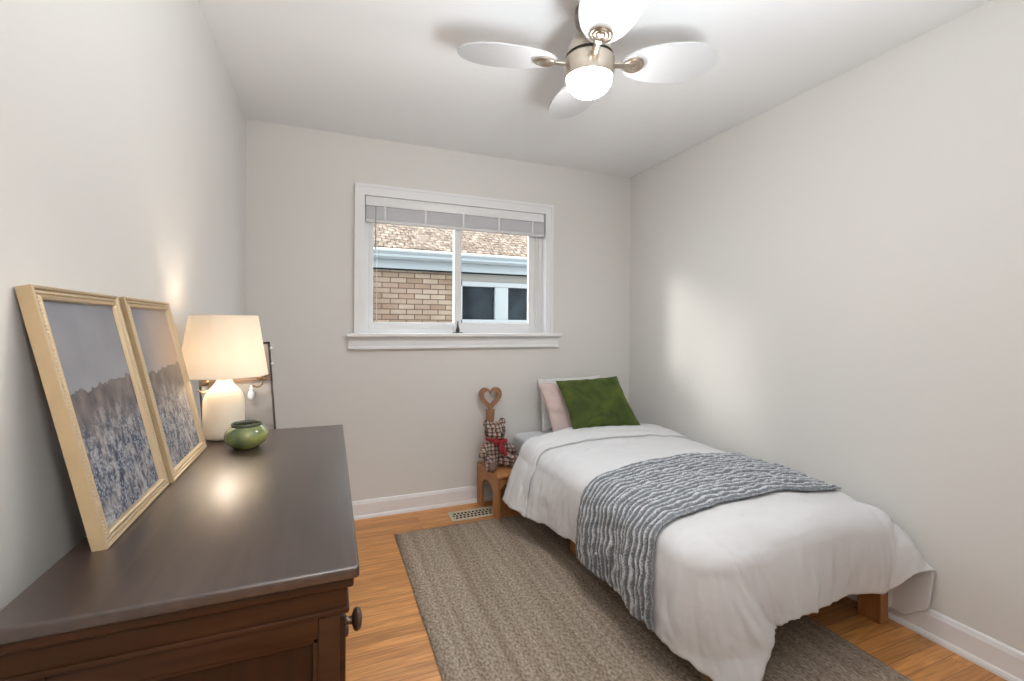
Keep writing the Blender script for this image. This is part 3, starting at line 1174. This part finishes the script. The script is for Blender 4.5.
# ================================================================== CEILING FAN
fan = thing('ceiling_fan', 'white four blade ceiling fan with brushed nickel hub and lit dome', 'ceiling fan', (0.898, 1.483, H))
b = BM()
lathe(b, [(0.040, 0.0), (0.056, -0.004), (0.058, -0.030), (0.050, -0.058), (0.036, -0.070), (0.014, -0.074)], seg=40)
obj('canopy', b, M['nickel_dark'], fan)
b = BM(); lathe(b, [(0.014, -0.06), (0.014, -0.10)], seg=20)
obj('downrod', b, M['nickel_dark'], fan)
b = BM()
lathe(b, [(0.018, -0.088), (0.034, -0.092), (0.058, -0.108), (0.076, -0.132), (0.086, -0.158), (0.089, -0.178), (0.02, -0.178)], seg=56)
obj('motor_housing', b, M['nickel'], fan)
b = BM(); lathe(b, [(0.080, -0.176), (0.080, -0.190)], seg=56)
obj('housing_groove', b, M['black'], fan)
b = BM()
lathe(b, [(0.084, -0.188), (0.0925, -0.192), (0.0935, -0.200), (0.0935, -0.258), (0.091, -0.264), (0.086, -0.264)], seg=56)
obj('light_kit', b, M['nickel'], fan)
b = BM()
pr = [(0.0845, -0.262)]
for k in range(1, 15):
    a = k / 14 * PI / 2
    pr.append((max(0.0846 * math.cos(a), 0.0006), -0.262 - 0.064 * math.sin(a)))
lathe(b, pr, seg=56)
obj('light_dome', b, M['dome'], fan, angle=80)


def blade_outline(n=40):
    pts = []
    # half width as a function of distance from hub: narrow root, broad oval, round tip
    R0, R1 = 0.120, 0.495
    for i in range(n + 1):
        u = i / n
        r = R0 + (R1 - R0) * (1 - math.cos(PI * u)) / 2
        q = (r - R0) / (R1 - R0)
        hw = 0.104 * (max(0.0, 1 - abs(2 * q - 1.14) ** 2.2 / 1.14 ** 2.2)) ** 0.5 if q < 0.57 else 0.104 * max(0.0, 1 - ((q - 0.57) / 0.43) ** 2.3) ** 0.5
        if q < 0.57:
            hw = max(hw * 0.98, 0.0)
        if i == 0:
            hw = 0.020
        pts.append((r, hw))
    return pts


out = blade_outline()
poly = [(r, hw) for r, hw in out] + [(r, -hw) for r, hw in out[::-1][1:]]
phi0 = math.atan2(-0.152, 0.469)
PITCH = math.radians(10)
for k in range(4):
    ph = phi0 + k * PI / 2
    R_ = Matrix.Translation((0, 0, -0.2045)) @ Matrix.Rotation(ph, 4, 'Z') @ Matrix.Rotation(math.radians(-3.0), 4, 'Y') @ Matrix.Rotation(-PITCH, 4, 'X')
    b = BM()
    prism(b, poly, -0.003, 0.003, 'XY')
    bmesh.ops.transform(b, matrix=R_, verts=b.verts)
    bd = obj('blade', b, M['fan_white'], fan)
    b = BM()
    box(b, 0.085, 0.150, -0.013, 0.013, -0.010, -0.003, 0.002)
    bmesh.ops.transform(b, matrix=R_, verts=b.verts)
    obj('blade_arm', b, M['nickel'], bd)
    b = BM()
    prof = [(0.0402, -0.003), (0.0402, -0.009), (0.037, -0.011), (0.034, -0.009), (0.031, -0.0075), (0.028, -0.010), (0.025, -0.011), (0.022, -0.0085),
            (0.019, -0.0078), (0.016, -0.0100), (0.013, -0.0112), (0.010, -0.009), (0.006, -0.0095), (0.0008, -0.011)]
    lathe(b, prof, (0.170, 0, 0), 36)
    bmesh.ops.transform(b, matrix=R_, verts=b.verts)
    obj('medallion', b, M['nickel'], bd)

# ================================================================== BED
bed = thing('bed', 'low wooden single bed frame under the white duvet', 'bed', (1.68, 2.1, 0))
L = -Vector(bed.location)
FX0, FX1, FY0, FY1 = 1.190, 2.170, 1.175, 3.005
b = BM()
box(b, FX0, FX0 + 0.022, FY0, FY1, 0.185, 0.270, 0.004)
box(b, FX1 - 0.022, FX1, FY0, FY1, 0.185, 0.270, 0.004)
box(b, FX0, FX1, FY0, FY0 + 0.022, 0.185, 0.270, 0.004)
box(b, FX0, FX1, FY1 - 0.022, FY1, 0.185, 0.270, 0.004)
box(b, 1.66, 1.70, FY0 + 0.02, FY1 - 0.02, 0.185, 0.262)
obj('bed_frame', shift(b, L), M['bedwood'], bed)
b = BM()
for k in range(13):
    y = FY0 + 0.05 + k * 0.138
    box(b, FX0 + 0.02, FX1 - 0.02, y, y + 0.07, 0.256, 0.270, 0.002)
obj('slats', shift(b, L), M['bedwood'], bed)
for (lx, sx) in ((FX0 + 0.026, 1), (FX1, -1)):
    for (ly, sy) in ((FY0, 1), (2.09, 1), (FY1, -1)):
        b = BM()
        w0, w1 = (0.055, 0.10)
        # board leg, slightly tapered to the floor, at right angles (two faces)
        x0, x1 = sorted((lx, lx + sx * w0))
        ya, yb_ = sorted((ly, ly + sy * w1))
        vs = []
        for z, sh_ in ((0.0, 0.012), (0.270, 0.0)):
            yy0, yy1 = (ya, yb_ - sh_) if sy > 0 else (ya + sh_, yb_)
            vs.append([b.verts.new((x, y, z)) for x, y in ((x0, yy0), (x1, yy0), (x1, yy1), (x0, yy1))])
        for i in range(4):
            j = (i + 1) % 4
            b.faces.new((vs[0][i], vs[0][j], vs[1][j], vs[1][i]))
        b.faces.new(vs[0][::-1]); b.faces.new(vs[1])
        bmesh.ops.bevel(b, geom=list(b.edges), offset=0.003, segments=2, affect='EDGES')
        obj('leg', shift(b, L), M['bedwood'], bed)

b = BM(); box(b, 1.20, 2.16, 1.19, 3.0, 0.270, 0.468, 0.035, 5)
mt = obj('mattress', shift(b, Vector((-1.68, -2.1, -0.270))), M['sheet'])
mt.location = (1.68, 2.1, 0.270)
tag(mt, 'mattress in a pale fitted sheet, showing beside the pillows', 'mattress')

# ------------------------------------------------------------------ duvet
EX0, EX1, EY0 = 1.215, 2.045, 1.225
ZD = 0.520
RR = 0.095
ARC = RR * PI / 2


def edge(r, slope):
    """(outward, drop) for cloth length r past the edge"""
    if r <= ARC:
        a = r / RR
        return RR * math.sin(a), RR * (1 - math.cos(a))
    q = r - ARC
    return RR + q * slope, RR + q * math.sqrt(max(0.0, 1 - slope * slope))


def duvet_pt(s, t, lift=0.0, wr=1.0):
    """s across (metres), t along from foot (world y on the flat top)"""
    aL = max(0.0, EX0 - s)
    aR = max(0.0, s - EX1)
    bb = max(0.0, EY0 - t)
    x = min(max(s, EX0), EX1)
    y = max(t, EY0)
    # puffy top
    u = (x - EX0) / (EX1 - EX0)
    ztop = ZD + 0.030 * math.sin(PI * min(max(u, 0), 1)) ** 0.8
    fy = min(1.0, max(0.0, (y - EY0) / 0.25))
    ztop += -0.012 * (1 - fy) ** 2
    ztop += wr * (0.012 * fbm(s, t, 1.3, 2.3) + 0.008 * fbm(s * 1.0, t * 2.4, 4.0, 6.0))
    a = aL if aL > 0 else aR
    if a == 0 and bb == 0:
        return Vector((x, y, ztop + lift))
    r = math.hypot(a, bb)
    phi = math.atan2(bb, a)          # 0 = side, pi/2 = foot
    corner = math.sin(2 * phi) if (a > 0 and bb > 0) else 0.0
    right = aR > 0 or (a == 0 and s > 0.5 * (EX0 + EX1))
    fl = min(1.0, max(0.0, (t - 1.95) / 0.6))
    fl = fl * fl * (3 - 2 * fl)
    if right:
        slope = 0.02 + 0.04 * math.sin(phi) + 0.42 * corner ** 1.2
    else:
        slope = 0.10 + 0.02 * math.sin(phi) + 0.14 * corner ** 1.3 + (0.33 * fl if bb == 0 else 0)
    if a == 0:
        slope = 0.12 - 0.06 * min(1, max(0, u))
    o_, d_ = edge(r, slope)
    if right and corner > 0:
        pq = min(1.0, max(0.0, (math.degrees(phi) - 18) / 30))
        d_ = d_ * (1 - 0.42 * corner ** 1.2 * pq * pq * (3 - 2 * pq))
    if not right and corner > 0:
        d_ = min(d_, 0.50)
    # hanging folds run down the drop
    hang = min(1.0, max(0.0, (r - 0.08) / 0.25))
    def folds(per):
        return (fbm(per, 0.15 * r, 7.7, 5.5) * 0.024 + fbm(per, 0.3 * r, 2.2, 14.0) * 0.010
                + fbm(per * 2.0, r * 1.0, 5.5, 10.0) * 0.005)
    base_side = 20 if right else 0
    if bb == 0:
        fold = folds(base_side + t)
    elif a == 0:
        fold = folds(10 + s)
    else:
        wq = phi / (PI / 2)
        cs = EX1 if right else EX0
        fold = (1 - wq) * folds(base_side + EY0 - 0.25 * phi) + wq * folds(10 + cs + (0.25 if right else -0.25) * (PI / 2 - phi))
    fine = 0.0
    puff = 0.026 * math.sin(PI * min(1, r / 0.42))
    o_ += wr * hang * (fold + fine) + puff
    ph2 = phi if right else phi + 0.15 * corner
    dx = math.cos(ph2) * (1 if right else -1)
    dy = -math.sin(ph2)
    if not right and bb > 0:
        g = math.sin(phi) ** 1.5 if a > 0 else max(0.0, 1 - (s - EX0) / 0.41) ** 1.5
        x += 0.28 * g * min(1.0, r / 0.5) ** 1.3
    x += dx * o_
    y += dy * o_
    z = ztop - d_
    # the hem drawn in under itself a little
    if x > XR - 0.012:
        x = XR - 0.012 - 0.004 * abs(fbm(y, z, 1, 9))
    return Vector((x, y, max(z, 0.028) + lift))


def grid_mesh(name, ss, ts, fn, mat, parent=None, thick=0.0, attr=None):
    b = BM()
    rows = []
    for t in ts:
        rows.append([b.verts.new(fn(s, t)) for s in ss])
    for j in range(len(ts) - 1):
        for i in range(len(ss) - 1):
            b.faces.new((rows[j][i], rows[j][i + 1], rows[j + 1][i + 1], rows[j + 1][i]))
    o = obj(name, b, mat, parent, fixn=False, angle=180)
    if thick:
        m_ = o.modifiers.new('thick', 'SOLIDIFY')
        m_.thickness = thick
        m_.offset = -1
    return o


DV0 = Vector((1.66, 1.95, 0.47))
NS, NTT = 190, 210
Y_HEAD = 2.60


def hemL(t):
    # left overhang length by position along the bed
    u = min(1, max(0, (t - EY0) / (Y_HEAD - EY0)))
    return 0.405 + 0.03 * math.exp(-((t - EY0) / 0.18) ** 2) + 0.012 * math.sin(u * 9) + 0.03 * u ** 2


def duvet_uv(p, q):
    """p 0..1 across, q 0..1 from foot hem to head edge"""
    LF = 0.385 - 0.03 * p
    t = (EY0 - LF) + q * (Y_HEAD - (EY0 - LF))
    la = hemL(max(t, EY0))
    lb = 0.495
    s = (EX0 - la) + p * ((EX1 + lb) - (EX0 - la))
    return s, t


duvet = thing('duvet', 'thick white cotton duvet spread over the bed with its edges hanging', 'duvet', DV0)
o = grid_mesh('duvet_cover', [i / NS for i in range(NS + 1)], [j / NTT for j in range(NTT + 1)],
              lambda p, q: duvet_pt(*duvet_uv(p, q)) - DV0, M['duvet'], duvet, 0.02)


def normal_at(s, t, wr=1.0):
    e = 0.006
    a = duvet_pt(s + e, t, 0, wr) - duvet_pt(s - e, t, 0, wr)
    c = duvet_pt(s, t + e, 0, wr) - duvet_pt(s, t - e, 0, wr)
    n = a.cross(c)
    return n.normalized() if n.length > 1e-9 else Vector((0, 0, 1))


# turned-back top edge
def cuff(p, q):
    """q 0 = turned edge lying on the duvet, 1 = fold at the head"""
    la = 0.445 - 0.01 * (1 - q)
    s = (EX0 - la) + p * ((EX1 + 0.30) - (EX0 - la))
    u = min(1, max(0, (s - (EX0 - la)) / (EX1 - EX0 + la)))
    t0 = 2.30 + 0.05 * math.sin(u * 3.0 + 0.5) + 0.012 * fbm(s, 0, 3, 6)
    side = max(0.0, EX0 - s)
    t0 += 0.02 * side
    t1 = 2.655 + 0.03 * side - 0.05 * max(0, 1 - (s - EX0) / 0.25 if s > EX0 else 1)
    t = t0 + q * (t1 - t0)
    n = normal_at(s, t, 0.6)
    h = 0.012 + 0.018 * math.sin(PI * min(1, q * 1.02)) ** 0.6 + 0.004 * fbm(s, t, 9, 8)
    if q > 0.9:
        h -= (q - 0.9) * 0.15
    pnt = duvet_pt(s, t, 0, 0.9) + n * h
    pnt.x = min(pnt.x, XR - 0.01)
    return pnt - DV0


o = grid_mesh('turned_back_edge', [i / 120 for i in range(121)], [j / 40 for j in range(41)], cuff, M['duvet'], duvet, 0.014)

# ------------------------------------------------------------------ knitted throw
TH0 = Vector((1.6, 1.58, 0.5))
n_s, n_t = 420, 210
T0, T1 = 1.315, 1.845
NR = 19


def throw_parts(p, q):
    la = 0.425
    s = (EX0 - la) + p * ((EX1 + 0.03) - (EX0 - la))
    # slight skew and spread of the drop
    drop = max(0.0, EX0 - s)
    skew = -0.02 * drop
    pinch = 1 - 0.06 * math.sin(PI * min(1, p * 1.2))
    tm = (T0 + T1) / 2
    t = tm + (q - 0.5) * (T1 - T0) * pinch + skew + 0.008 * fbm(s, q, 3, 3)
    ph = q * NR + 0.13 * math.sin(s * 66 + 0.6 * q * NR) + 0.30 * fbm(s, q * 3, 1, 3)
    w = 0.5 + 0.5 * math.cos(2 * PI * ph)
    cable = 0.5 + 0.5 * math.sin(s * 132 + 1.2 * q * NR)
    if q < 0.035 or q > 0.965:
        w = 0.35 + 0.3 * w
    return s, t, w, cable


def throw_fn(p, q):
    s, t, w, cable = throw_parts(p, q)
    n = normal_at(s, t, 0.8)
    sag = min(1, max(0, (EX0 - s) / 0.3))
    h = 0.013 + 0.007 * w ** 1.5 + 0.0015 * cable + 0.014 * sag * (0.5 + 0.5 * math.sin(t * 41)) * 0.6
    pt = duvet_pt(s, t, 0, 1.0) + n * h
    if p < 0.03:
        pt.z += 0.006 * math.sin(q * NR * 2 * PI) * (1 - p / 0.03)
    return pt - TH0


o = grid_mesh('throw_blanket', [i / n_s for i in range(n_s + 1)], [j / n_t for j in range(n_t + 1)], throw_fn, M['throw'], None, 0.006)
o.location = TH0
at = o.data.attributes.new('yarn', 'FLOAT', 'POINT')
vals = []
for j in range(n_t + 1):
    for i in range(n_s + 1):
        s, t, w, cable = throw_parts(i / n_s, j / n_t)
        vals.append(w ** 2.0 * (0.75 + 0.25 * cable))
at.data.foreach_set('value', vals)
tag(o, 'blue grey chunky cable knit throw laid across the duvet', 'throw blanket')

# ------------------------------------------------------------------ pillows
def pillow(name, c00, c10, c11, c01, th, mat, label, cat, seed, n=44, wr=0.006, pinch=0.06, group=None):
    """corner points (front plane), bulging both ways along the normal"""
    c = [Vector(q) for q in (c00, c10, c11, c01)]
    cen = sum(c, Vector()) / 4
    nrm = (c[1] - c[0]).cross(c[3] - c[0]).normalized()
    b = BM()
    grids = []
    for side in (1, -1):
        g = []
        for j in range(n + 1):
            row = []
            for i in range(n + 1):
                if side == -1 and (i in (0, n) or j in (0, n)):
                    row.append(grids[0][j][i]); continue
                u, v_ = i / n, j / n
                U, V = 2 * u - 1, 2 * v_ - 1
                # edges draw in between the corners
                uu = 0.5 + 0.5 * U * (1 - pinch * (1 - V * V))
                vv = 0.5 + 0.5 * V * (1 - pinch * (1 - U * U))
                P = (c[0] * (1 - uu) * (1 - vv) + c[1] * uu * (1 - vv) + c[2] * uu * vv + c[3] * (1 - uu) * vv)
                f = ((1 - abs(U) ** 2.4) * (1 - abs(V) ** 2.4)) ** 0.55
                w = fbm(U * 1.0, V * 1.0, seed + side, 2.4) * wr * min(1, f * 3)
                er = (1 - min(1, f * 1.2))
                w += er * 0.3 * wr * math.sin((U * 14 if abs(V) > abs(U) else V * 14) + seed) * min(1, f * 6)
                row.append(b.verts.new(P + nrm * side * (th / 2 * f + w) - cen))
            g.append(row)
        grids.append(g)
    for si, g in enumerate(grids):
        for j in range(n):
            for i in range(n):
                q = [g[j][i], g[j][i + 1], g[j + 1][i + 1], g[j + 1][i]]
                b.faces.new(q if si == 0 else q[::-1])
    o = obj(name, b, mat, None, angle=180)
    o.location = cen
    tag(o, label, cat, group)
    return o


pillow('green_cushion', (1.440, 2.545, 0.565), (1.900, 2.455, 0.570), (1.900, 2.735, 0.872), (1.430, 2.775, 0.852), 0.13, M['velvet'],
       'square moss green velvet cushion leaning on the pillows', 'cushion', 3.1, wr=0.010)
pillow('bed_pillow', (1.375, 2.69, 0.485), (1.96, 2.69, 0.485), (1.94, 2.865, 0.845), (1.335, 2.870, 0.825), 0.12, M['pink'],
       'dusty pink pillow standing behind the green cushion', 'pillow', 8.3, wr=0.014)
pillow('bed_pillow', (1.385, 2.900, 0.480), (1.95, 2.900, 0.480), (1.93, 2.975, 0.855), (1.385, 2.975, 0.850), 0.08, M['white_pillow'],
       'white pillow at the very back against the wall', 'pillow', 5.3, wr=0.012)

# ================================================================== STEP STOOL
st = thing('step_stool', 'small wooden step stool with heart cut-out handle beside the bed', 'stool', (1.055, 2.845, 0.0), math.radians(6))
SW, SD, SH = 0.19, 0.325, 0.285
b = BM(); box(b, -SW / 2 - 0.006, SW / 2 + 0.006, -SD / 2 - 0.006, SD / 2, SH - 0.022, SH, 0.006, 3)
obj('seat', b, M['stoolwood_y'], st)
for sx in (-1, 1):
    b = BM()
    x0 = sx * SW / 2 - (0.018 if sx > 0 else 0)
    # side board with an arched cut-out: polygon in YZ
    poly = [(-SD / 2, 0.0), (-SD / 2 + 0.072, 0.0)]
    ra = (SD - 0.144) / 2
    for k in range(17):
        a = PI - PI * k / 16
        poly.append((ra * math.cos(a), 0.125 + 0.085 * math.sin(a)))
    poly += [(SD / 2 - 0.072, 0.0), (SD / 2, 0.0), (SD / 2, SH - 0.022), (-SD / 2, SH - 0.022)]
    # split into strips for clean faces
    A, B = [], []
    prism(b, poly, x0, x0 + 0.018, 'YZ')
    obj('side_board', b, M['stoolwood'], st, smooth=False)
b = BM()
poly = [(-SW / 2 + 0.018, SH - 0.022), (-SW / 2 + 0.018, SH - 0.09)]
for k in range(9):
    a = PI - PI * k / 8
    poly.append(((SW / 2 - 0.04) * math.cos(a), SH - 0.09 + 0.035 * math.sin(a)))
poly += [(SW / 2 - 0.018, SH - 0.09), (SW / 2 - 0.018, SH - 0.022)]
prism(b, poly[::-1], -SD / 2 + 0.012, -SD / 2 + 0.028, 'XZ')
obj('apron_board', b, M['stoolwood'], st, smooth=False)
# handle with heart
b = BM()
N = 64
hz = 0.728


def heart(t, s, grow=0.0):
    x = 16 * math.sin(t) ** 3
    z = 13 * math.cos(t) - 5 * math.cos(2 * t) - 2 * math.cos(3 * t) - math.cos(4 * t)
    return x * s, z * s


rings = []
for (sc, dz, zs) in ((0.0053, 0.0, 1.12), (0.00315, 0.004, 1.12)):
    for y in (-0.010, 0.010):
        rings.append([b.verts.new((heart(2 * PI * k / N, sc)[0], y, hz + dz + heart(2 * PI * k / N, sc)[1] * zs)) for k in range(N)])
oA, oB, iA, iB = rings
for k in range(N):
    j = (k + 1) % N
    b.faces.new((oA[k], oA[j], oB[j], oB[k]))
    b.faces.new((iA[j], iA[k], iB[k], iB[j]))
    b.faces.new((oA[j], oA[k], iA[k], iA[j]))
    b.faces.new((oB[k], oB[j], iB[j], iB[k]))
prism(b, [(-0.030, 0.20), (0.030, 0.20), (0.026, 0.58), (0.032, 0.645), (-0.032, 0.645), (-0.026, 0.58)], -0.0095, 0.0095, 'XZ')
hd = obj('handle', shift(b, Vector((-0.014, SD / 2 - 0.030, 0))), M['handlewood'], st, angle=30)

# ================================================================== TEDDY BEAR
tb = thing('teddy_bear', 'plaid teddy bear with a red ribbon sitting on the step stool', 'teddy bear', (1.022, 2.865, SH), math.radians(12))
b = BM()
ball(b, (0, 0.01, 0.075), (0.062, 0.055, 0.078), 24)
ball(b, (0, 0.0, 0.130), (0.045, 0.042, 0.040), 20)
ball(b, (0, -0.005, 0.188), (0.060, 0.052, 0.050), 24)           # head
ball(b, (0.004, -0.050, 0.176), (0.028, 0.026, 0.022), 18)       # muzzle
for sx in (-1, 1):
    ball(b, (sx * 0.047, 0.002, 0.232), (0.022, 0.013, 0.022), 16)
    tube(b, [(sx * 0.042, 0.0, 0.125), (sx * 0.066, -0.012, 0.100), (sx * 0.088, -0.035, 0.082)], [0.026, 0.024, 0.021], 14)
    ball(b, (sx * 0.091, -0.040, 0.081), 0.023, 16)
    tube(b, [(sx * 0.030, -0.005, 0.040), (sx * 0.052, -0.055, 0.034), (sx * 0.068, -0.090, 0.034)], [0.036, 0.033, 0.030], 14)
    ball(b, (sx * 0.072, -0.102, 0.040), (0.034, 0.024, 0.040), 18)
bear = obj('bear_body', b, M['plaid'], tb, fixn=True)
tb.scale = (1.28, 1.12, 1.26)
rm = bear.modifiers.new('join', 'REMESH'); rm.mode = 'VOXEL'; rm.voxel_size = 0.0045; rm.use_smooth_shade = True
sm = bear.modifiers.new('soft', 'SMOOTH'); sm.factor = 0.6; sm.iterations = 4
for sx in (-1, 1):
    obj('eye', ball(BM(), (sx * 0.022, -0.052, 0.200), 0.006, 12), M['black'], tb)
b = BM(); ball(b, (0.004, -0.077, 0.182), (0.010, 0.006, 0.007), 12)
obj('nose', b, M['black'], tb)
b = BM()
lathe(b, [(0.046, 0.140), (0.050, 0.145), (0.050, 0.153), (0.045, 0.158)], (0, -0.002, 0), 30, cap=False)
ball(b, (0.006, -0.056, 0.138), (0.011, 0.009, 0.010), 12)
for sx in (-1, 1):
    ball(b, (0.006 + sx * 0.024, -0.056, 0.140), (0.020, 0.006, 0.013), 14, Matrix.Rotation(sx * -0.3, 4, 'Y'))
tube(b, [(0.010, -0.058, 0.132), (0.018, -0.066, 0.105), (0.030, -0.070, 0.070)], [0.008, 0.010, 0.012], 8)
tube(b, [(0.004, -0.058, 0.132), (0.000, -0.066, 0.110), (0.006, -0.070, 0.085)], [0.007, 0.009, 0.010], 8)
obj('ribbon', b, M['red'], tb)
for sx in (-1, 1):
    b = BM(); ball(b, (sx * 0.074, -0.124, 0.042), (0.022, 0.005, 0.026), 16)
    obj('foot_pad', b, simple('brown_foot_pad', (0.22, 0.15, 0.12), 0.9), tb)

# ------------------------------------------------------------------ unseen hallway ceiling light added as fill behind the doorway
hl = thing('hall_fill_light', 'unseen frosted ceiling light added as fill in the hallway behind camera', 'ceiling light', (0.4, -0.85, H))
b = BM(); lathe(b, [(0.15, 0.0), (0.15, -0.02), (0.14, -0.025)], seg=40)
obj('fill_light_rim', b, M['nickel'], hl)
b = BM(); lathe(b, [(0.135, -0.022), (0.125, -0.05), (0.09, -0.075), (0.04, -0.088), (0.001, -0.09)], seg=40)
obj('fill_diffuser', b, emissive('hall_fill_diffuser', (1.0, 0.985, 0.97), 160.0), hl)
